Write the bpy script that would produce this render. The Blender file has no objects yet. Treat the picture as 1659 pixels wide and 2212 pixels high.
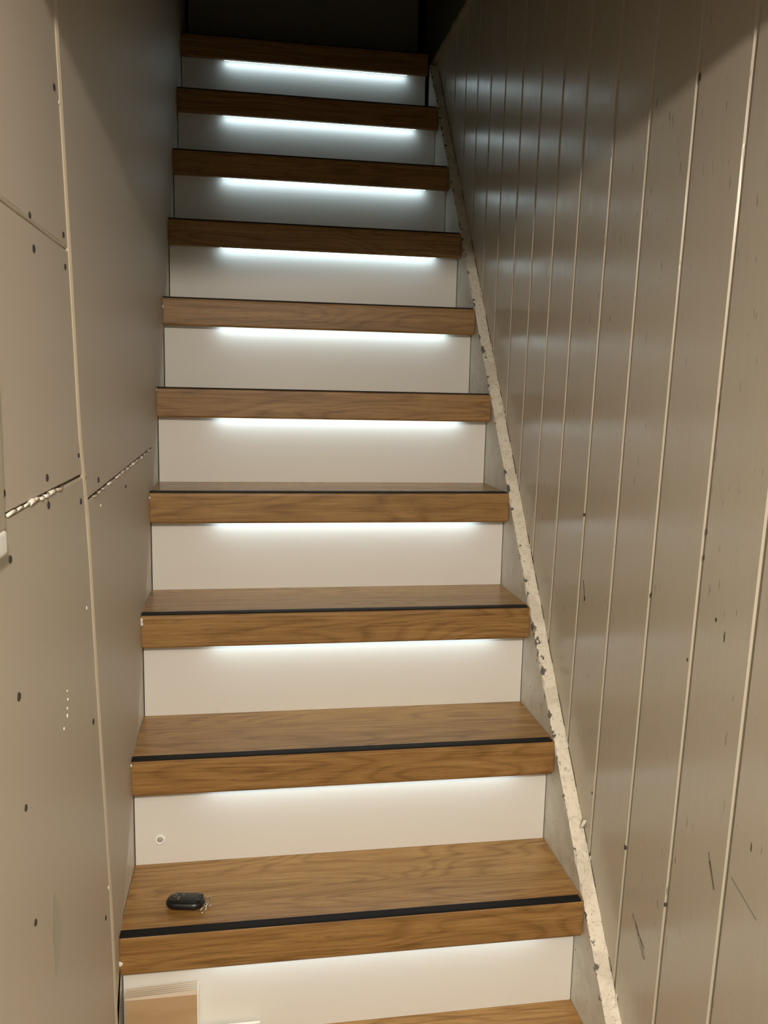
import bpy, bmesh, math, random
from mathutils import Vector, Matrix
random.seed(7)
C = bpy.context.scene.collection
U = 0.2                      # one stair rise in metres; coordinates below are in rises
def V(x, y, z): return Vector((x*U, y*U, z*U))

# ------------------------------------------------------------------ camera
cam = bpy.data.cameras.new('camera'); co = bpy.data.objects.new('camera', cam); C.objects.link(co)
cam.sensor_fit = 'VERTICAL'; cam.sensor_height = 36.0; cam.lens = 1801.12/2212*36
cam.clip_start = 0.02
Rr = (0.98718939, -0.15812037, 0.02133203); Ru = (0.00193973, 0.14558281, 0.98934417); Rf = (0.15954104, 0.97662869, -0.14402452)
co.matrix_world = Matrix(((Rr[0], Ru[0], -Rf[0], 0.96353*U), (Rr[1], Ru[1], -Rf[1], -5.82178*U), (Rr[2], Ru[2], -Rf[2], 4.02245*U), (0, 0, 0, 1)))
bpy.context.scene.camera = co

# ------------------------------------------------------------------ world, lamps, exposure
w = bpy.data.worlds.new('world'); bpy.context.scene.world = w; w.use_nodes = True
w.node_tree.nodes['Background'].inputs[0].default_value = (0.9, 0.8, 0.65, 1); w.node_tree.nodes['Background'].inputs[1].default_value = 0.0
vs = bpy.context.scene.view_settings
vs.view_transform = 'Standard'; vs.look = 'None'; vs.gamma = 1; vs.use_curve_mapping = False; vs.exposure = 0.0

LAMP_COL = (1.0, 0.885, 0.745)
LAMP_W = 60.0
LED_E = 8.5
def point_lamp(name, p, watts, radius, col):
    l = bpy.data.lights.new(name, 'POINT'); l.energy = watts; l.shadow_soft_size = radius; l.color = col
    o = bpy.data.objects.new(name, l); C.objects.link(o); o.location = p; return o
# the ceiling lamp of the cellar room behind the camera
point_lamp('room_lamp', V(1.55, -8.5, 6.36), LAMP_W, 0.028, LAMP_COL)
al = bpy.data.lights.new('room_lamp_fill', 'AREA'); al.shape = 'DISK'; al.size = 0.12; al.energy = 19.0; al.color = LAMP_COL
ao = bpy.data.objects.new('room_lamp_fill', al); C.objects.link(ao); ao.location = V(1.55, -8.5, 6.0)   # added disc light facing down from below the lamp, brightens the low parts

# ------------------------------------------------------------------ node helpers
def mat(name, col, rough=0.5, spec=0.5, metal=0.0, emit=None, es=0):
    m = bpy.data.materials.new(name); m.use_nodes = True
    b = m.node_tree.nodes['Principled BSDF']
    b.inputs['Base Color'].default_value = (*col, 1); b.inputs['Roughness'].default_value = rough
    b.inputs['Specular IOR Level'].default_value = spec; b.inputs['Metallic'].default_value = metal
    if emit: b.inputs['Emission Color'].default_value = (*emit, 1); b.inputs['Emission Strength'].default_value = es
    return m
class N:
    def __init__(s, m): s.m = m; s.t = m.node_tree; s.b = s.t.nodes['Principled BSDF']
    def new(s, ty, **kw):
        n = s.t.nodes.new(ty)
        for k, v in kw.items(): setattr(n, k, v)
        return n
    def link(s, a, b): s.t.links.new(a, b)
    def coord(s, scale=(1, 1, 1), rnd=0.0, kind='Object'):
        tc = s.new('ShaderNodeTexCoord'); mp = s.new('ShaderNodeMapping')
        out = tc.outputs[kind]
        if rnd:
            oi = s.new('ShaderNodeObjectInfo'); ml = s.new('ShaderNodeVectorMath', operation='SCALE')
            cv = s.new('ShaderNodeCombineXYZ')
            for i in range(3): s.link(oi.outputs['Random'], cv.inputs[i])
            ml.inputs['Scale'].default_value = rnd; s.link(cv.outputs[0], ml.inputs[0])
            ad = s.new('ShaderNodeVectorMath', operation='ADD'); s.link(out, ad.inputs[0]); s.link(ml.outputs[0], ad.inputs[1]); out = ad.outputs[0]
        s.link(out, mp.inputs['Vector']); mp.inputs['Scale'].default_value = scale
        return mp.outputs[0]
    def noise(s, vec, scale=1.0, detail=4, rough=0.5, dist=0.0):
        n = s.new('ShaderNodeTexNoise'); n.inputs['Scale'].default_value = scale; n.inputs['Detail'].default_value = detail
        n.inputs['Roughness'].default_value = rough; n.inputs['Distortion'].default_value = dist; s.link(vec, n.inputs['Vector']); return n.outputs['Fac']
    def ramp(s, fac, stops):
        r = s.new('ShaderNodeValToRGB'); e = r.color_ramp.elements
        while len(e) < len(stops): e.new(0.5)
        for i, (p, c) in enumerate(stops):
            e[i].position = p; e[i].color = (*c, 1) if not isinstance(c, (int, float)) else (c, c, c, 1)
        s.link(fac, r.inputs['Fac']); return r.outputs['Color']
    def math(s, op, a, b=0.0, c=None):
        n = s.new('ShaderNodeMath', operation=op)
        for i, v in enumerate((a, b) + ((c,) if c is not None else ())):
            if isinstance(v, (int, float)): n.inputs[i].default_value = v
            else: s.link(v, n.inputs[i])
        return n.outputs[0]
    def mix(s, f, a, b, mode='MIX'):
        n = s.new('ShaderNodeMix', data_type='RGBA', blend_type=mode)
        for i, v in ((0, f), (6, a), (7, b)):
            if isinstance(v, (int, float)): n.inputs[i].default_value = v
            elif isinstance(v, tuple): n.inputs[i].default_value = (*v, 1)
            else: s.link(v, n.inputs[i])
        return n.outputs[2]
    def bump(s, h, strength=0.3, dist=0.001):
        n = s.new('ShaderNodeBump'); n.inputs['Strength'].default_value = strength; n.inputs['Distance'].default_value = dist
        s.link(h, n.inputs['Height']); s.link(n.outputs[0], s.b.inputs['Normal'])
    def sep(s, vec):
        n = s.new('ShaderNodeSeparateXYZ'); s.link(vec, n.inputs[0]); return n.outputs
    def base(s, c): s.link(c, s.b.inputs['Base Color'])
    def rough(s, c): s.link(c, s.b.inputs['Roughness'])

def oak(name, tone=1.0, warm=1.0, sheen=0.42):
    m = mat(name, (.3, .16, .05), sheen, 0.45); n = N(m)
    # growth rings: contours of a slowly drifting height field, drawn out along the board
    drift = n.noise(n.coord((1.5, 11, 11), 9.0), 1.0, 2, 0.5, 0.3)
    bands = n.math('FRACT', n.math('MULTIPLY', drift, 17.0))
    rings = n.ramp(bands, [(0.0, 0.25), (0.35, 0.72), (0.8, 0.6), (1.0, 0.25)])
    fine = n.noise(n.coord((9, 420, 420), 9.0), 1.0, 4, 0.6)
    mid = n.noise(n.coord((3.0, 70, 70), 9.0), 1.0, 3, 0.55, 0.4)
    pore = n.noise(n.coord((38, 900, 900), 5.0), 1.0, 2, 0.5)
    v = n.math('ADD', n.math('MULTIPLY', rings, 0.24), n.math('ADD', n.math('MULTIPLY', fine, 0.44), n.math('MULTIPLY', mid, 0.32)))
    c = n.ramp(v, [(0.30, (0.125*tone, 0.058*tone*warm, 0.014*tone)), (0.45, (0.235*tone, 0.118*tone*warm, 0.034*tone)), (0.58, (0.335*tone, 0.183*tone*warm, 0.062*tone)), (0.74, (0.46*tone, 0.275*tone*warm, 0.112*tone))])
    pm = n.ramp(pore, [(0.60, 0.0), (0.70, 0.55)])
    c = n.mix(pm, c, (0.10*tone, 0.05*tone, 0.014*tone))
    n.base(c); n.bump(n.math('ADD', fine, n.math('MULTIPLY', pm, -0.7)), 0.25, 0.0006)
    return m
M = {}
M['tread'] = oak('oak_tread', 1.2, 1.03, 0.27)
M['nosing'] = oak('oak_nosing', 1.0, 1.03, 0.46)
def melamine():
    m = mat('white_melamine', (.75, .735, .70), 0.42, 0.4); n = N(m)
    f = n.noise(n.coord((600, 600, 600)), 1.0, 2); n.bump(f, 0.12, 0.0003); return m
M['riser'] = melamine()
M['black'] = mat('anti_slip_rubber', (.007, .007, .008), 0.6, 0.25)
n = N(M['black']); n.bump(n.noise(n.coord((40, 1500, 1500)), 1.0, 2), 0.3, 0.0004)
M['upper_panel'] = mat('plain_dark_board', (.24, .23, .19), 0.6, 0.3)
M['alu'] = mat('led_profile_metal', (.55, .55, .55), 0.35, 0.5, 0.8)
M['led'] = mat('led_diffuser', (.8, .8, .8), 0.5, emit=(0.72, 0.92, 1.0), es=LED_E)
M['soffit'] = mat('soffit_board', (.60, .58, .55), 0.5)
M['dark'] = mat('gap_shade', (.012, .010, .008), 0.9, 0.1)  # near-black colour standing in for shade inside gaps

def painted_plank():
    m = mat('gloss_painted_plank', (.33, .29, .235), 0.30, 0.5); n = N(m)
    big = n.noise(n.coord((3, 3, 1.2), 3.0), 1.0, 3)
    streak = n.noise(n.coord((160, 160, 3.0), 3.0), 1.0, 4, 0.6)
    c = n.mix(n.ramp(big, [(0.3, 0.0), (0.7, 1.0)]), (.535, .495, .405), (.560, .505, .420))
    c = n.mix(n.ramp(streak, [(0.35, 0.12), (0.6, 0.0)]), c, (.44, .38, .30))
    # short dark grain nicks showing through the paint
    nk = n.noise(n.coord((230, 230, 34), 3.0), 1.0, 2, 0.4)
    gate = n.noise(n.coord((7, 7, 5), 3.0), 1.0, 2)
    nick = n.math('MULTIPLY', n.ramp(nk, [(0.70, 0.0), (0.76, 0.8)]), n.ramp(gate, [(0.42, 0.0), (0.58, 1.0)]))
    c = n.mix(n.math('MULTIPLY', nick, 0.8), c, (.11, .085, .06))
    n.base(c)
    h = n.math('ADD', n.math('MULTIPLY', streak, 1.0), n.math('MULTIPLY', nick, -1.5))
    h2 = n.noise(n.coord((55, 55, 14), 3.0), 1.0, 2)
    n.bump(n.math('ADD', h, n.math('MULTIPLY', h2, 0.6)), 0.14, 0.0006)
    n.rough(n.ramp(n.noise(n.coord((60, 60, 6), 3.0), 1.0, 3), [(0.3, 0.17), (0.7, 0.27)]))
    return m
M['plank'] = painted_plank()
def painted_board():
    m = mat('painted_plasterboard', (.36, .32, .25), 0.5, 0.35); n = N(m)
    big = n.noise(n.coord((2.2, 2.2, 1.4), 3.0), 1.0, 3)
    c = n.mix(n.ramp(big, [(0.35, 0.0), (0.65, 1.0)]), (.535, .480, .385), (.555, .485, .400))
    n.base(c); n.bump(n.noise(n.coord((90, 90, 60)), 1.0, 5), 0.10, 0.001)
    return m
M['board'] = painted_board()
M['caulk'] = mat('old_caulk', (.50, .44, .34), 0.5)
M['filler'] = mat('white_filler', (.78, .74, .66), 0.7)
M['screw'] = mat('dark_screw_hole', (.045, .035, .03), 0.6, 0.3)
M['wear'] = mat('rubbed_patch', (.46, .45, .35), 0.5)
def stringer_mat(side):
    m = mat('chipped_stringer_paint_' + side, (.6, .55, .45), 0.5, 0.4); n = N(m)
    tc = n.coord((1/U, 1/U, 1/U)); X, Y, Z = n.sep(tc)
    e = n.math('ADD', n.math('SUBTRACT', Z, n.math('DIVIDE', Y, 0.801)), 0.07)      # 0 on the top face, negative below it
    geo = n.new('ShaderNodeNewGeometry'); nx, ny, nz = n.sep(geo.outputs['Normal'])
    top = n.ramp(nz, [(0.25, 0.0), (0.4, 1.0)])
    d_in = n.math('SUBTRACT', X, 3.62) if side == 'right' else n.math('SUBTRACT', 0.0, X)
    d = n.math('ADD', n.math('MAXIMUM', d_in, 0.0), n.math('MAXIMUM', n.math('MULTIPLY', e, -0.55), 0.0))
    nz1 = n.noise(n.coord((70, 45, 45)), 1.0, 5, 0.65)
    chip = n.ramp(n.math('SUBTRACT', nz1, n.math('MULTIPLY', d, 3.2)), [(0.515, 0.0), (0.53, 1.0)])
    cr = n.noise(n.coord((120, 120, 120)), 1.0, 6, 0.7)
    topc = n.ramp(cr, [(0.33, (.55, .51, .42)), (0.42, (.78, .73, .62)), (0.6, (.85, .80, .69))])
    spots = n.noise(n.coord((190, 190, 190)), 1.0, 2)
    topc = n.mix(n.ramp(spots, [(0.66, 0.0), (0.70, 0.7)]), topc, (.30, .27, .21))
    pt = n.noise(n.coord((12, 12, 12)), 1.0, 3)
    topc = n.mix(n.ramp(pt, [(0.55, 0.0), (0.58, 0.35)]), topc, (.52, .47, .38))
    st = n.noise(n.coord((6, 22, 22)), 1.0, 5, 0.65)
    face = n.ramp(st, [(0.32, (.52, .49, .41)), (0.50, (.62, .59, .50)), (0.7, (.68, .65, .56))])
    sp = n.noise(n.coord((90, 90, 60)), 1.0, 2)
    face = n.mix(n.ramp(sp, [(0.72, 0.0), (0.74, 0.9)]), face, (.08, .07, .055))
    c = n.mix(top, face, topc); c = n.mix(chip, c, (.13, .125, .095))
    n.base(c); n.bump(n.math('SUBTRACT', n.math('MULTIPLY', n.math('ADD', cr, nz1), 0.6), n.math('MULTIPLY', chip, 0.8)), 0.7, 0.0016)
    n.rough(n.ramp(top, [(0, 0.35), (1, 0.7)])); return m
M['stringer_right'] = stringer_mat('right'); M['stringer_left'] = stringer_mat('left')
M['crack'] = mat('dark_crack', (.09, .075, .055), 0.9, 0.1)
M['plaster'] = mat('room_plaster', (.46, .44, .40), 0.8, 0.2)
n = N(M['plaster']); n.bump(n.noise(n.coord((50, 50, 50)), 1.0, 4), 0.2, 0.002)
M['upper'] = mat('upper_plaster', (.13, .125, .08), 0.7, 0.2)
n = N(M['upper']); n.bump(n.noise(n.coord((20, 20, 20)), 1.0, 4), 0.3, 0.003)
M['floor'] = mat('floor_concrete', (.30, .27, .23), 0.7); n = N(M['floor']); n.base(n.ramp(n.noise(n.coord((8, 8, 8)), 1.0, 5), [(0.3, (.10, .095, .085)), (0.7, (.17, .16, .14))]))
M['white'] = mat('white_plastic', (.90, .89, .85), 0.3, 0.5)
M['beige'] = mat('beige_plastic', (.42, .37, .28), 0.45, 0.4)
M['fob'] = mat('black_plastic', (.006, .007, .008), 0.34, 0.5)
M['gloss'] = mat('glossy_black_button', (.05, .05, .05), 0.16, 1.0)
M['print'] = mat('grey_print', (.35, .35, .35), 0.4)
M['chrome'] = mat('chrome', (.86, .82, .74), 0.14, 0.5, 1.0)
M['lens'] = mat('sensor_lens', (.40, .37, .36), 0.3)
def soft_wood():
    m = mat('offcut_face', (.42, .25, .12), 0.6, 0.3); n = N(m)
    f = n.noise(n.coord((6, 30, 22)), 1.0, 3, 0.5, 0.5)
    n.base(n.ramp(f, [(0.3, (.44, .30, .16)), (0.7, (.54, .38, .23))])); return m
M['offcut'] = soft_wood()
m = mat('offcut_ply_edge', (.5, .42, .33), 0.6); n = N(m)
X, Y, Z = n.sep(n.coord((1, 1, 1))); bands = n.math('SINE', n.math('MULTIPLY', Y, 1500.0)); f = n.noise(n.coord((12, 300, 12)), 1.0, 3)
n.base(n.ramp(n.math('ADD', n.math('MULTIPLY', bands, 0.25), f), [(0.2, (.46, .37, .27)), (0.75, (.74, .64, .52))])); M['ply'] = m
M['yellow'] = mat('pale_yellow_card', (.72, .60, .26), 0.35)

# ------------------------------------------------------------------ mesh helpers
def link(name, bm, m, parent=None, smooth=False):
    me = bpy.data.meshes.new(name); bm.normal_update(); bm.to_mesh(me); bm.free(); me.materials.append(m)
    if smooth:
        for p in me.polygons: p.use_smooth = True
    o = bpy.data.objects.new(name, me); C.objects.link(o)
    if parent: o.parent = parent
    return o
def bx(bm, x0, x1, y0, y1, z0, z1, bev=0.0, segs=2):
    vs_ = [bm.verts.new(V(x, y, z)) for x in (x0, x1) for y in (y0, y1) for z in (z0, z1)]
    fs = [(0, 1, 3, 2), (4, 6, 7, 5), (0, 4, 5, 1), (2, 3, 7, 6), (0, 2, 6, 4), (1, 5, 7, 3)]
    faces = [bm.faces.new([vs_[i] for i in f]) for f in fs]
    bmesh.ops.recalc_face_normals(bm, faces=faces)
    if bev:
        es = list({e for f in faces for e in f.edges})
        bmesh.ops.bevel(bm, geom=es, offset=bev*U, segments=segs, affect='EDGES', profile=0.6)
    return bm
def box(name, m, parent, *a, **k): return link(name, bx(bmesh.new(), *a, **k), m, parent)
def empty(name, loc, label, cat, group=None):
    o = bpy.data.objects.new(name, None); C.objects.link(o); o.location = loc; o.empty_display_size = 0.05
    tag(o, label, cat, group); return o
def tag(o, label, cat=None, group=None, kind=None):
    o['label'] = label
    if cat: o['category'] = cat
    if group: o['group'] = group
    if kind: o['kind'] = kind
    return o
def structure(name, bm, m, label, cat): return tag(link(name, bm, m), label, cat, kind='structure')
def prism_yz(poly, x0, x1, bm=None):
    bm = bm or bmesh.new()
    a = [bm.verts.new(V(x0, y, z)) for y, z in poly]; b = [bm.verts.new(V(x1, y, z)) for y, z in poly]
    n_ = len(poly); fs = [bm.faces.new(a), bm.faces.new(b[::-1])]
    for i in range(n_): fs.append(bm.faces.new([a[i], b[i], b[(i+1) % n_], a[(i+1) % n_]]))
    bmesh.ops.recalc_face_normals(bm, faces=fs); return bm
def prism_x(poly, x0, x1, bm):
    a = [bm.verts.new(V(x0, y, z)) for y, z in poly]; b = [bm.verts.new(V(x1, y, z)) for y, z in poly]
    n_ = len(poly); fs = [bm.faces.new(a), bm.faces.new(b[::-1])]
    for i in range(n_): fs.append(bm.faces.new([a[i], b[i], b[(i+1) % n_], a[(i+1) % n_]]))
    bmesh.ops.recalc_face_normals(bm, faces=fs); return bm
def tube(bm, pts, r, n_=8, closed=False):
    """a round wire through points in metres"""
    P = [Vector(p) for p in pts]; rings = []; L = len(P)
    for i, p in enumerate(P):
        a = P[(i-1) % L] if (closed or i > 0) else p; b = P[(i+1) % L] if (closed or i < L-1) else p
        t = (b - a).normalized(); s = t.cross(Vector((0, 0, 1)))
        if s.length < 0.05: s = t.cross(Vector((0, 1, 0)))
        s.normalize(); u = s.cross(t)
        rings.append([bm.verts.new(p + r*(math.cos(q)*s + math.sin(q)*u)) for q in [2*math.pi*j/n_ for j in range(n_)]])
    for i in range(L if closed else L-1):
        A, B = rings[i], rings[(i+1) % L]
        for j in range(n_): bm.faces.new([A[j], A[(j+1) % n_], B[(j+1) % n_], B[j]])
    if not closed: bm.faces.new(rings[0][::-1]); bm.faces.new(rings[-1])
    bmesh.ops.recalc_face_normals(bm, faces=bm.faces); return bm
def lathe(bm, prof, axis, org, n_=24):
    """prof: (radius, height) in metres, spun about axis 'x-'/'y-'/'z' at org"""
    rings = []
    for r, h in prof:
        ring = []
        for j in range(n_):
            q = 2*math.pi*j/n_; a, b = r*math.cos(q), r*math.sin(q)
            p = {'z': (a, b, h), 'y-': (a, -h, b), 'x+': (h, a, b), 'x-': (-h, a, b)}[axis]
            ring.append(bm.verts.new(Vector(org) + Vector(p)))
        rings.append(ring)
    for A, B in zip(rings, rings[1:]):
        for j in range(n_): bm.faces.new([A[j], A[(j+1) % n_], B[(j+1) % n_], B[j]])
    bm.faces.new(rings[0][::-1]); bm.faces.new(rings[-1])
    bmesh.ops.recalc_face_normals(bm, faces=bm.faces); return bm

# ------------------------------------------------------------------ the setting
G, O, W, XW, H = 0.801, 0.169, 3.62, 3.745, 0.30     # going, nosing overhang, stair width, plank wall plane, nosing height
YD = -2.9                                            # plane of the doorway at the stair foot
structure('floor', bx(bmesh.new(), -4, 8, -15, -1.35, -3.3, -3.0), M['floor'], 'bare grey floor of the room at the stair foot', 'floor')
# right wall: a backing with each painted plank on it
wr = structure('wall_right', bx(bmesh.new(), XW+0.12, XW+0.5, YD, 12.0, -3.3, 14.0), M['dark'], 'right stair wall of vertical beige gloss-painted V-jointed planks', 'wall')
ch = 0.046
def plank(ya0, sa, yb0, sb, z0, z1):
    """a board between two joint lines y = y0 + s*z, with a chamfer along both long edges"""
    bm = bmesh.new(); j = 0.0015
    rows = []
    nseg = 14
    for i in range(nseg+1):
        z = z0 + (z1-z0)*i/nseg; k = 0.0 if i in (0, nseg) else 1.0
        wa = ya0 + sa*z + j; wb = yb0 + sb*z - j
        c1 = ch + k*random.uniform(-0.004, 0.004); c2 = ch*0.8 + k*random.uniform(-0.003, 0.003)
        rows.append([bm.verts.new(V(*p)) for p in ((XW+0.125, wa, z), (XW+ch, wa, z), (XW, wa+c1*0.52, z), (XW, wb-c2*.6, z), (XW+ch, wb, z), (XW+0.125, wb, z))])
    for a, b in zip(rows, rows[1:]):
        for q in range(5): bm.faces.new([a[q], a[q+1], b[q+1], b[q]])
        bm.faces.new([a[5], a[0], b[0], b[5]])
    bm.faces.new(rows[0]); bm.faces.new(rows[-1][::-1])
    bmesh.ops.recalc_face_normals(bm, faces=bm.faces)
    return link('plank', bm, M['plank'], wr)
joints = [(YD, 0.0), (-2.19, -.043), (-1.5785, -.0439), (-.9678, -.0467), (-.353, -.0471), (.2621, -.0452), (.8897, -.0487), (1.513, -.0501), (2.1023, -.0515),
          (2.61, -.038), (3.13, -.025), (3.72, -.021), (4.25, -.013), (4.84, -.012), (5.44, -.011), (6.04, -.010), (6.65, -.009), (7.25, -.008), (7.85, -.006), (8.45, 0), (9.05, 0)]
for (a, sa), (b, sb) in zip(joints, joints[1:]):
    plank(a, sa, b, sb, -3.0, 8.86)
# the plaster band over the planks and the thin moulding between them
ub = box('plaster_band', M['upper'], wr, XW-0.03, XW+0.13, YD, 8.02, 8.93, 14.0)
mo = bmesh.new()
for i in range(60):
    y = YD + (8.0-YD)*i/60; y1 = YD + (8.0-YD)*(i+1)/60; jz = random.uniform(-.008, .008)
    bx(mo, XW-0.055-random.uniform(0, .012), XW+0.05, y, y1, 8.865+jz, 8.925+jz)
tag(link('moulding', mo, M['beige'], wr), 'thin ragged moulding between the planks and the plaster above')

# left wall: backing, five painted boards, caulk, screws, filler
wl = structure('wall_left', bx(bmesh.new(), -0.5, -0.10, YD, 12.0, -3.3, 14.0), M['board'], 'left stair wall of beige painted boards with open joints and dark screw holes', 'wall')
def J(z):                                            # the leaning vertical joint
    P = [(-3.0, 0.0), (0.48, -.29), (2.09, -.56), (3.28, -.72), (3.71, -.87), (5.05, -1.04), (5.76, -1.14), (14.0, -1.7)]
    for (z0, y0), (z1, y1) in zip(P, P[1:]):
        if z <= z1: return y0 + (y1-y0)*(z-z0)/(z1-z0)
g = 0.007
XL = 0.012
def board(poly):
    bm = prism_yz(poly, -0.10, XL)
    es = [e for e in bm.edges if all(abs(v.co.x - XL*U) < 1e-6 for v in e.verts)]
    bmesh.ops.bevel(bm, geom=es, offset=0.010*U, segments=1, affect='EDGES')
    return link('board', bm, M['board'], wl)
zz = lambda a, b, k=8: [a + (b-a)*i/k for i in range(k+1)]
HA, HBl, HBr, HC = 4.73, 3.50, 3.50, 3.36
def hR(y): return 3.335 + 0.022*(y+0.7)
board([(YD, 14.0), (YD, HA+.003)] + [(J(z)-g, z) for z in zz(HA+.003, 14.0)])
board([(YD, HA-.003), (YD, HBl+g)] + [(J(z)-g, z) for z in zz(HBl+g, HA-.003, 4)])
board([(YD, HBl-g), (YD, -3.0)] + [(J(z)-g, z) for z in zz(-0.85, HBl-g)])
yj = [y for y in (4.65, 6.95, 8.1, 12.0)]
yE = 3.08                                            # where the right joint meets the lower edge
board([(J(z)+g, z) for z in zz(14.0, hR(-.7)+g)] + [(yE, hR(yE)+g)] + [(3.4, 3.8), (4.55, 5.22), (6.88, 8.35), (8.0, 9.7), (12.0, 14.0)])
board([(J(z)+g, z) for z in zz(hR(-.7)-g, -0.75)] + [(-.24, -.62), (.16, -.04), (1.26, 1.12), (2.05, 2.15), (2.78, 3.06), (yE, hR(yE)-g)])
# caulk bead down the vertical joint
cb = bmesh.new(); pts = [V(XL-0.004, J(z)+random.uniform(-.003, .003), z) for z in zz(6.3, -0.7, 46)]; tube(cb, pts, 0.018*U, 6)
tag(link('caulk_bead', cb, M['caulk'], wl), 'pale raised line of caulk in the upright joint')
cb = bmesh.new(); tube(cb, [V(XL-.004, -2.9+.2*i, HA+random.uniform(-.003, .003)) for i in range(10)], 0.010*U, 6); link('caulk_bead', cb, M['board'], wl)
def lump_row(y0, y1, zf, n_, seed, r0, r1):
    rs = random.Random(seed)
    for i in range(n_):
        y = y0 + (y1-y0)*(i+rs.random()*.7)/n_; L = rs.uniform(.06, .15); bm = bmesh.new()
        tube(bm, [V(XL, y, zf(y)-.002), V(XL+.006, y+L*.5, zf(y+L*.5)+rs.uniform(-.01, .01)), V(XL, y+L, zf(y+L))], rs.uniform(r0, r1)*U, 6)
        link('filler_lump', bm, M['filler'] if rs.random() < .6 else M['caulk'], wl, True)
lump_row(-2.36, -1.45, lambda y: HBl, 9, 1, .006, .013)
lump_row(-.62, 2.5, hR, 17, 2, .006, .012)
scr = [(-1.226, 5.474), (-1.81, 4.751), (-1.758, 4.618), (-1.123, 4.787), (-1.103, 4.629), (-0.91, 3.624), (-1.667, 3.578), (-1.659, 3.445), (-0.886, 3.359), (-0.307, 3.419), (0.868, 3.24), (-0.743, 3.477), (-2.336, 3.319), (-2.297, 2.727), (-0.715, 1.968), (-2.384, 3.592), (-2.265, 2.216), (-2.19, 1.628), (-0.491, 0.503)]
sb = bmesh.new(); lathe(sb, [(.0044, -.001), (.0046, .0004), (.0040, .0011), (.0022, .0007), (.0008, .0005)], 'x+', (0, 0, 0), 14)
s0 = link('screw', sb, M['screw'], wl)
for i, (y, z) in enumerate(scr):
    o = s0 if i == 0 else s0.copy()
    if i: C.objects.link(o); o.parent = wl
    o.location = V(XL, y, z); k = random.uniform(.6, .85); o.scale = (1, k, k)
for y, z, r in [(-1.119, 5.437, .0022), (-0.891, 4.232, .003), (-0.807, 2.713, .0025), (-0.25, 3.247, .002), (-0.594, 2.333, .0025), (-1.39, 2.369, .0018), (-1.408, 2.327, .0018), (-1.414, 2.288, .0024), (-1.498, 2.252, .002), (-0.356, 0.638, .003), (-0.658, 3.194, .002), (-1.40, 2.42, .0013)]:
    bm = bmesh.new(); lathe(bm, [(r, -.0005), (r*.9, .0006), (r*.4, .0011)], 'x+', V(XL, y, z), 9)
    link('filler_dab', bm, M['filler'], wl, True)
# pale rubbed patch low on the left wall
pb = bmesh.new(); P = [(-1.83, 1.55), (-1.74, 1.42), (-1.72, 1.25), (-1.79, 1.12), (-1.86, 1.10), (-1.86, 1.22), (-1.88, 1.34)]
pv = [pb.verts.new(V(XL+.0012, y, z)) for y, z in P]; f = pb.faces.new(pv); bmesh.ops.recalc_face_normals(pb, faces=[f]); bmesh.ops.inset_region(pb, faces=[f], thickness=0.02*U); bmesh.ops.subdivide_edges(pb, edges=pb.edges[:], cuts=1)
tag(link('rubbed_patch', pb, M['wear'], wl), 'pale drop-shaped rubbed patch in the paint')

# small dark nicks and scratches on the planks
for y, z, a, L in [(-0.658, 5.999, .018, .06), (-0.488, 2.644, .013, .035), (-1.131, 3.043, .010, .04), (-1.14, 3.207, .008, .05), (-1.317, 2.696, .014, .03), (-1.419, 2.62, .008, .07), (0.649, 2.329, .018, .05), (0.768, 3.024, .016, .03), (-1.029, 2.351, .010, .03), (-0.357, 0.668, .017, .045), (-1.847, 1.526, .007, .06), (-0.98, 0.609, .010, .03), (0.274, 0.782, .012, .03)]:
    bm = bmesh.new(); vs1 = []
    for j in range(9):
        q = 2*math.pi*j/9; vs1.append((y + .7*a*math.cos(q)*random.uniform(.8, 1.1), z + L/2*math.sin(q)*random.uniform(.85, 1.1)))
    prism_yz(vs1, XW-.0016, XW+.01, bm); link('paint_chip', bm, M['crack'], wr)
for (y0, z0), (y1, z1), r in [((0.70, 2.477), (0.652, 2.35), .0045), ((-1.458, 1.213), (-1.531, 1.069), .006), ((-1.44, 1.26), (-1.50, 1.14), .003), ((-0.548, 0.255), (-0.66, .15), .004), ((-.61, .218), (-.769, .044), .0028), ((-.66, .16), (-.75, .114), .004), ((-.63, .15), (-.75, .03), .002), ((-1.689, 1.248), (-1.949, 1.151), .002)]:
    bm = bmesh.new(); tube(bm, [V(XW-.001, y0, z0), V(XW-.001, (y0+y1)/2-.003, (z0+z1)/2), V(XW-.001, y1, z1)], r*U*.55, 5); link('scratch', bm, M['crack'], wr)

# stringers
def stringer(name, x0, x1, side, y0, y1, label):
    bm = bmesh.new(); n_ = 260; rows = []; rs = random.Random(5)
    inner_is_0 = side == 'right'
    for i in range(n_+1):
        y = y0 + (y1-y0)*i/n_; z = y/G - 0.07
        jg = (lambda a: rs.uniform(-a, a))
        notch = 0.0
        if rs.random() < .16: notch = rs.uniform(.010, .026)
        cx = (x0 + notch, x1) if inner_is_0 else (x0, x1 - notch)
        m1 = x0*.72+x1*.28; m2 = x0*.3+x1*.7
        rows.append([bm.verts.new(V(*p)) for p in ((x0, y, z-1.45), (x0, y, z-.035-notch*.6), (cx[0]+abs(jg(.004)), y, z-.006+jg(.004)), (m1, y, z+jg(.004)), (m2, y, z+jg(.004)), (cx[1]-abs(jg(.004)), y, z-.004+jg(.004)), (x1, y, z-.02), (x1, y, z-1.45))])
    for a, b in zip(rows, rows[1:]):
        for q in range(7): bm.faces.new([a[q], a[q+1], b[q+1], b[q]])
        bm.faces.new([a[7], a[0], b[0], b[7]])
    bm.faces.new(rows[0]); bm.faces.new(rows[-1][::-1]); bmesh.ops.recalc_face_normals(bm, faces=bm.faces)
    return structure(name, bm, M['stringer_'+side], label, 'stringer')
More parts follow.
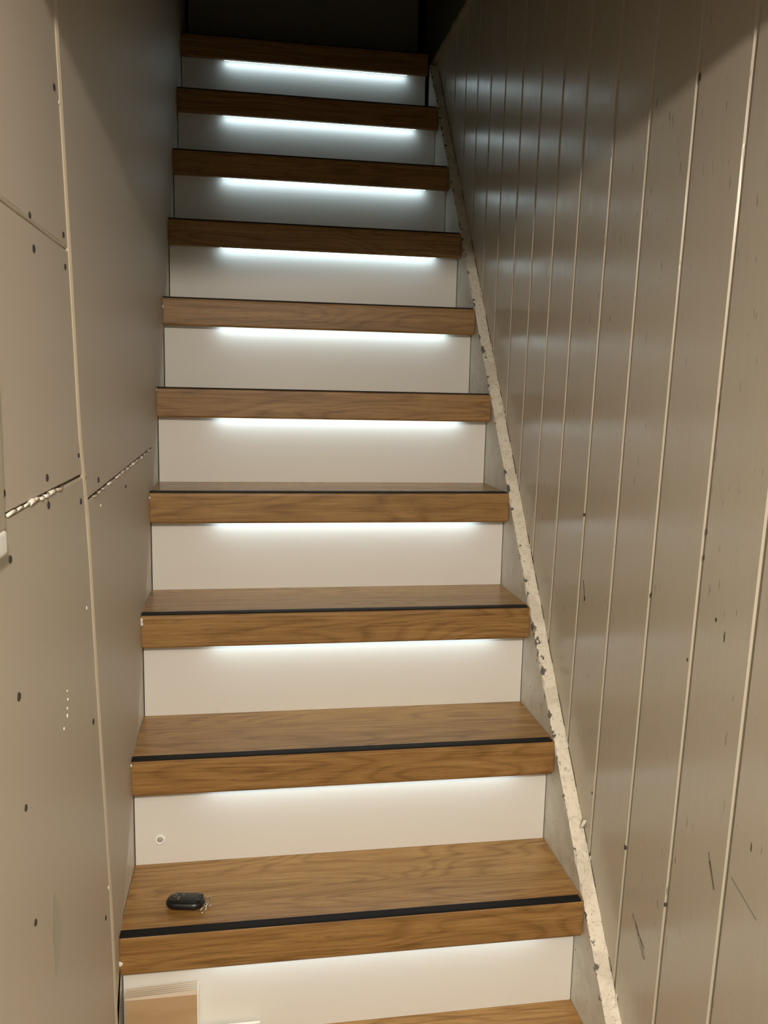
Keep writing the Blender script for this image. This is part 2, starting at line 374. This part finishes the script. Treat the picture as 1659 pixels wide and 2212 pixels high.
s1 = stringer('trim_1', 3.619, XW, 'right', -1.9, 7.12, 'cream stair stringer with chipped, crusty paint running up beside the plank wall')
s2 = stringer('trim_2', -0.095, 0.0, 'left', -1.9, 8.9, 'old pale stringer showing in slivers between the left wall boards and the steps')
# hand-scraped remains of filler where planks meet the stringer
for y in [J_[0]+J_[1]*1.0 for J_ in joints[3:15]]:
    z = y/G - 0.07; bm = bmesh.new()
    tube(bm, [V(XW-.002, y-.02, z-.03), V(XW-.012, y, z+.01), V(XW-.001, y+.012, z+.05)], .007*U, 6); link('filler_lump', bm, M['filler'], s1, True)
bm = bmesh.new(); tube(bm, [V(XW-.005, .40, .40+.02), V(XW-.03, .375, .43), V(XW-.01, .36, .50)], .016*U, 6); link('filler_lump', bm, M['filler'], s1, True)
# dark crack between stringer and planks, broken into runs
rs = random.Random(11)
y = -1.0
while y < 7.0:
    L = rs.uniform(.06, .22)
    if rs.random() < .6:
        bm = bmesh.new(); k = 5
        tube(bm, [V(XW-.002, y+L*i/k, (y+L*i/k)/G-.07+.004+rs.uniform(-.004, .004)) for i in range(k+1)], .0035*U, 5); link('crack', bm, M['crack'], s1)
    y += L + rs.uniform(.02, .12)

# doorway header over the stair foot, its upper floor edge, ceilings, far walls: these keep the lamp off the upper flight
hd = bmesh.new()
poly = [(-.1, 5.90), (XW+.12, 6.15), (XW+.12, 7.6), (-.1, 7.6)]
a = [hd.verts.new(V(x, -2.95, z)) for x, z in poly]; b = [hd.verts.new(V(x, -2.45, z)) for x, z in poly]
hd.faces.new(a); hd.faces.new(b[::-1])
for i in range(4): hd.faces.new([a[i], b[i], b[(i+1) % 4], a[(i+1) % 4]])
bmesh.ops.recalc_face_normals(hd, faces=hd.faces)
structure('trim_3', hd, M['plaster'], 'low beam over the foot of the stair', 'beam')
structure('ceiling', bx(bmesh.new(), -4, 8, -15, -2.5, 7.6, 7.9), M['plaster'], 'ceiling of the room at the stair foot', 'ceiling')
structure('wall_back', bx(bmesh.new(), -4, 8, -15.3, -15, -3.3, 7.9), M['plaster'], 'far wall of the room behind the viewer', 'wall')
for nm, x0, x1 in (('wall_room_left', -4.3, -4.0), ('wall_room_right', 8.0, 8.3)):
    structure(nm, bx(bmesh.new(), x0, x1, -15.3, -2.7, -3.3, 7.9), M['plaster'], 'side wall of the room behind the viewer', 'wall')
for nm, x0, x1 in (('wall_door_left', -4.3, -0.1), ('wall_door_right', XW+.12, 8.3)):
    structure(nm, bx(bmesh.new(), x0, x1, -2.95 if nm == 'wall_door_left' else -2.95, YD+.05, -3.3, 7.9), M['plaster'], 'wall beside the stair opening', 'wall')
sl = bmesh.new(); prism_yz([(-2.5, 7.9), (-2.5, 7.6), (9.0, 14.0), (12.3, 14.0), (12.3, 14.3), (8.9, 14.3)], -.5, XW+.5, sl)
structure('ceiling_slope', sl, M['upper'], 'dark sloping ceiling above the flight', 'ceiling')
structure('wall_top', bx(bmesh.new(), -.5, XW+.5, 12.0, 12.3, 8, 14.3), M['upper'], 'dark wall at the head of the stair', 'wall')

# ------------------------------------------------------------------ the steps
def make_step():
    r = bpy.data.objects.new('stair_step', None); C.objects.link(r)
    # tread, notched where the stringer stands behind the nosing
    box('tread', M['tread'], r, .003, 3.617, .05, G+O+.02, -.10, 0.0, bev=.004)
    nb = bmesh.new()
    # nosing board with a small chamfer top and bottom
    prof = [(.055, 0.0), (.012, 0.0), (.003, -.008), (0.0, -.03), (0.0, -H+.018), (.010, -H), (.055, -H)]
    a = [nb.verts.new(V(.013, y, z)) for y, z in prof]; b = [nb.verts.new(V(3.613, y, z)) for y, z in prof]
    nb.faces.new(a); nb.faces.new(b[::-1])
    for i in range(len(prof)): nb.faces.new([a[i], b[i], b[(i+1) % len(prof)], a[(i+1) % len(prof)]])
    bmesh.ops.recalc_face_normals(nb, faces=nb.faces)
    bmesh.ops.bevel(nb, geom=[e for e in nb.edges if e.is_boundary or abs(e.verts[0].co.y-e.verts[1].co.y) + abs(e.verts[0].co.z-e.verts[1].co.z) > .02*U and min(v.co.y for v in e.verts) < .011*U], offset=.012*U, segments=2, affect='EDGES')
    link('nosing', nb, M['nosing'], r)
    box('soffit', M['soffit'], r, .02, 3.61, .055, O, -.262, -.245)
    st = bmesh.new(); bx(st, .016, 3.590, .008, .084, -.002, .014, bev=.004)
    o = link('anti_slip_strip', st, M['black'], r); o['label'] = 'narrow black rubber strip along the front edge'
    rb = bmesh.new(); bx(rb, .010, 3.612, O, O+.085, -1.0, -.1, bev=.002, segs=1)
    o = link('riser_panel', rb, M['riser'], r); o['label'] = 'smooth white riser board'
    lp = bmesh.new(); prism_x([(.056, -.262), (.056, -.298), (.0715, -.298), (.110, -.277), (.110, -.262)], .60, 3.33, lp)
    p = link('led_profile', lp, M['alu'], r)
    ld = bmesh.new(); prism_x([(.072, -.2985), (.075, -.2985), (.1105, -.2805), (.1100, -.2775)], .62, 3.31, ld)
    d = link('led_diffuser', ld, M['led'], p); d['label'] = 'glowing cool white light strip'
    return r
def copy_tree(o, parent=None):
    c = o.copy(); C.objects.link(c); c.parent = parent
    for chd in list(o.children): copy_tree(chd, c)
    return c
labels = {
 -1: 'lowest oak step, cut off by the bottom of the photo, wood offcut standing on it',
 0: 'oak step with the black key fob lying on its tread',
 1: 'oak step just above the key fob, small round sensor low in its white riser',
 2: 'oak step three treads up, counting the one with the key fob as first',
 3: 'oak step with bold wavy grain on its nosing, fourth counting from the key fob',
 4: 'oak step at eye level, its tread top just vanishing to a black line',
 5: 'oak step with strongly lined nosing grain, fifth from the top of the flight',
 6: 'half-dark oak step fourth from the top of the flight',
 7: 'dim oak step third from the top of the flight',
 8: 'dark oak step second from the top, its light strip glowing white',
 9: 'darkest oak step at the top of the flight, last with a light strip below it'}
s = make_step(); steps = {}
for k in range(-2, 10):
    o = s if k == -2 else copy_tree(s)
    o.location = V(0, k*G, k); steps[k] = o
    tag(o, labels.get(k, 'oak step below the photo, first above the floor'), 'stair step', 'lit oak steps of the flight')
# ring sensor in the riser below the second nosing
sc = V(.213, O, -.777)
bm = bmesh.new(); lathe(bm, [(.0084, 0), (.0088, .0014), (.0080, .0032), (.0058, .0034), (.0047, .0014)], 'y-', sc, 28)
ring = link('motion_sensor', bm, M['white'], steps[1], True); ring['label'] = 'small round white sensor ring'
bm = bmesh.new(); lathe(bm, [(.0046, .0010), (.0044, .0026), (.0036, .0036), (.0016, .0041)], 'y-', sc, 24)
link('sensor_lens', bm, M['lens'], ring, True)
# top closing panel with dark gaps either side
tp = bpy.data.objects.new('riser_board', None); C.objects.link(tp); tp.location = V(0, 10*G, 10)
tag(tp, 'dark plain board closing the head of the stair above the top step', 'board')
box('panel', M['upper_panel'], tp, .06, 3.63, O, O+.09, -1.0, .165, bev=.003)
box('top_ledge', M['nosing'], tp, .0, 3.63, O-.10, O+1.2, .20, .50, bev=.01)
structure('wall_gap_shade', bx(bmesh.new(), -.09, XW+.1, 10*G+O+.5, 10*G+O+.7, 6, 10.2), M['dark'], 'black slab standing in for shade in the gap behind the stair head board', 'wall')  # added slab, its black colour paints the shade seen through the side gaps

# crumbs of filler at the left ends of nosings
rs = random.Random(3)
for k, u, v, r in [(0, .020, -.20, .0034), (2, .016, -.04, .0030), (2, .020, -.075, .0028), (1, .012, -.03, .0026), (3, .014, -.05, .0024), (5, .012, -.10, .0026), (4, .010, -.02, .0022), (6, .014, -.03, .0020)]:
    bm = bmesh.new(); bmesh.ops.create_icosphere(bm, subdivisions=2, radius=r)
    for vv in bm.verts: vv.co *= rs.uniform(.7, 1.15)
    for vv in bm.verts: vv.co.y *= .5; vv.co.z *= 1.2
    for vv in bm.verts: vv.co += V(u, 0, v)
    bm.normal_update(); link('filler_lump', bm, M['filler'], steps[k])

# ------------------------------------------------------------------ things on the steps
# key fob
fb = empty('key_fob', V(.465, .355, 0), 'small black remote key fob with a silver clasp lying on the oak tread', 'key fob'); fb.rotation_euler = (0, 0, math.radians(-9))
def capsule(bm, L, w, z0, z1, rnd, cx=0, cy=0):
    n_ = 14; rings = []
    prof = [(rnd, z0), (rnd*.35, z0+(z1-z0)*.18), (0, z0+(z1-z0)*.40), (0, z0+(z1-z0)*.55), (rnd*.45, z0+(z1-z0)*.85), (rnd*1.1, z1)]
    for inset, z in prof:
        r = w/2 - inset; pts = []
        for j in range(n_+1):
            q = math.pi/2 - math.pi*j/n_; pts.append((L/2-w/2 + r*math.cos(q), r*math.sin(q)))
        for j in range(n_+1):
            q = -math.pi/2 - math.pi*j/n_; pts.append((-(L/2-w/2) + r*math.cos(q), r*math.sin(q)))
        rings.append([bm.verts.new((cx+px, cy+py, z)) for px, py in pts])
    for A, B in zip(rings, rings[1:]):
        m_ = len(A)
        for j in range(m_): bm.faces.new([A[j], A[(j+1) % m_], B[(j+1) % m_], B[j]])
    bm.faces.new(rings[0][::-1]); bm.faces.new(rings[-1]); bmesh.ops.recalc_face_normals(bm, faces=bm.faces); return bm
body = link('body', capsule(bmesh.new(), .060, .034, 0.0005, .0125, .0035), M['fob'], fb, True)
cap = link('top_plate', capsule(bmesh.new(), .053, .026, .0122, .0138, .0015), M['fob'], fb, True)
for bx_, by_, rr in ((-.0175, .0040, .0048), (-.0105, -.0025, .0040)):
    bm = bmesh.new(); lathe(bm, [(rr, .0), (rr*.95, .0010), (rr*.6, .0019), (rr*.2, .0022)], 'z', (bx_, by_, .0134), 16); link('button', bm, M['gloss'], cap, True)
bm = bmesh.new(); bx(bm, -.0005/U, .0, -.0014/U, .0014/U, 0, .0003/U); bx(bm, .0014/U, .0019/U, -.0014/U, .0014/U, 0, .0003/U); bx(bm, 0, .0015/U, -.0003/U, .0003/U, 0, .0003/U)
lg = link('printed_mark', bm, M['print'], cap); lg.location = (-.005, .0065, .01375)
bm = bmesh.new(); tube(bm, [(.0235+.0035*math.cos(q), .004+.0045*math.sin(q), .0135) for q in [2*math.pi*i/14 for i in range(14)]], .0009, 6, True); link('key_loop', bm, M['fob'], cap, True)
# clasp: ring, swivel, body and hook
rg = bmesh.new(); tube(rg, [(.0335+.0042*math.cos(q), .0065+.0062*math.sin(q), .0045+.003*math.sin(q)) for q in [2*math.pi*i/20 for i in range(20)]], .0007, 8, True)
rgo = link('split_ring', rg, M['chrome'], fb, True); rgo['label'] = 'small silver ring'
cl = bmesh.new()
tube(cl, [(.0345, .0000, .003), (.0335, -.003, .0034), (.0325, -.007, .0032)], .0018, 8)
tube(cl, [(.0345, -.001, .003), (.0300, -.0085, .0030), (.0265, -.0150, .0024), (.0272, -.0200, .002), (.0300, -.0215, .002), (.0330, -.0195, .002), (.0338, -.0140, .0024), (.0345, -.0070, .003)], .0010, 8, True)
tube(cl, [(.0352, -.004, .003), (.0385, -.0055, .003), (.0395, -.001, .003)], .0009, 8)
bmesh.ops.create_uvsphere(cl, u_segments=10, v_segments=8, radius=.0019, matrix=Matrix.Translation((.0345, .0005, .0034)))
bmesh.ops.create_uvsphere(cl, u_segments=10, v_segments=8, radius=.0016, matrix=Matrix.Translation((.0392, -.0045, .0030)))
bmesh.ops.create_uvsphere(cl, u_segments=10, v_segments=8, radius=.0014, matrix=Matrix.Translation((.0300, -.0213, .0022)))
clo = link('clasp', cl, M['chrome'], fb, True); clo['label'] = 'silver lobster clasp'

# wood offcut standing against the lowest visible riser
oc = empty('wood_offcut', V(.3, .11, -1.0), 'tan wood offcut with ribbed pale top edge standing against the lowest riser', 'wood offcut')
P0 = Vector(oc.location)
def tilt_box(x0, x1, y0, y1, z0, zl, zr):
    bm = bmesh.new(); c_ = []
    for x, zt in ((x0, zl), (x1, zr)):
        for y in (y0, y1):
            for z in (z0, zt): c_.append(bm.verts.new(V(x, y, z) - P0))
    for f in [(0, 1, 3, 2), (4, 6, 7, 5), (0, 4, 5, 1), (2, 3, 7, 6), (0, 2, 6, 4), (1, 5, 7, 3)]: bm.faces.new([c_[i] for i in f])
    bmesh.ops.recalc_face_normals(bm, faces=bm.faces); return bm
link('face_board', tilt_box(.035, .565, .055, .155, -1.0, -.535, -.515), M['offcut'], oc)
link('ribbed_edge', tilt_box(.033, .567, .053, .157, -.545, -.527, -.507), M['ply'], oc)
box('edge_banding', M['white'], oc, .265, .272, -.056, .046, 0, .488)
# flat pale packet lying beside it
pk = empty('packet', V(.8, .06, -1.0), 'flat pale yellow packet with white rim beside the wood offcut', 'packet')
bm = bmesh.new(); bx(bm, -.24, .24, -.10, .07, 0, .085, bev=.006); link('body', bm, M['yellow'], pk)
bm = bmesh.new(); bx(bm, -.24, .24, .062, .082, 0, .112, bev=.003, segs=1); link('rim', bm, M['white'], pk)
bm = bmesh.new(); bx(bm, -.235, .235, .050, .064, 0, .098, bev=.002, segs=1); link('dark_seam', bm, M['crack'], pk)

# cable trunking on the left wall with its white rounded end
tk = empty('cable_trunking', V(XL, -2.62, 3.42), 'narrow beige cable trunking with white rounded foot on the left wall', 'trunking')
bm = bmesh.new(); bx(bm, 0, .038, -.13, .112, 0.05, 2.3, bev=.006); link('duct', bm, M['beige'], tk)
bm = bmesh.new(); bx(bm, 0, .044, -.135, .112, -.05, .05, bev=.02, segs=4); o = link('end_cap', bm, M['white'], tk, True); o['label'] = 'white rounded end cap'
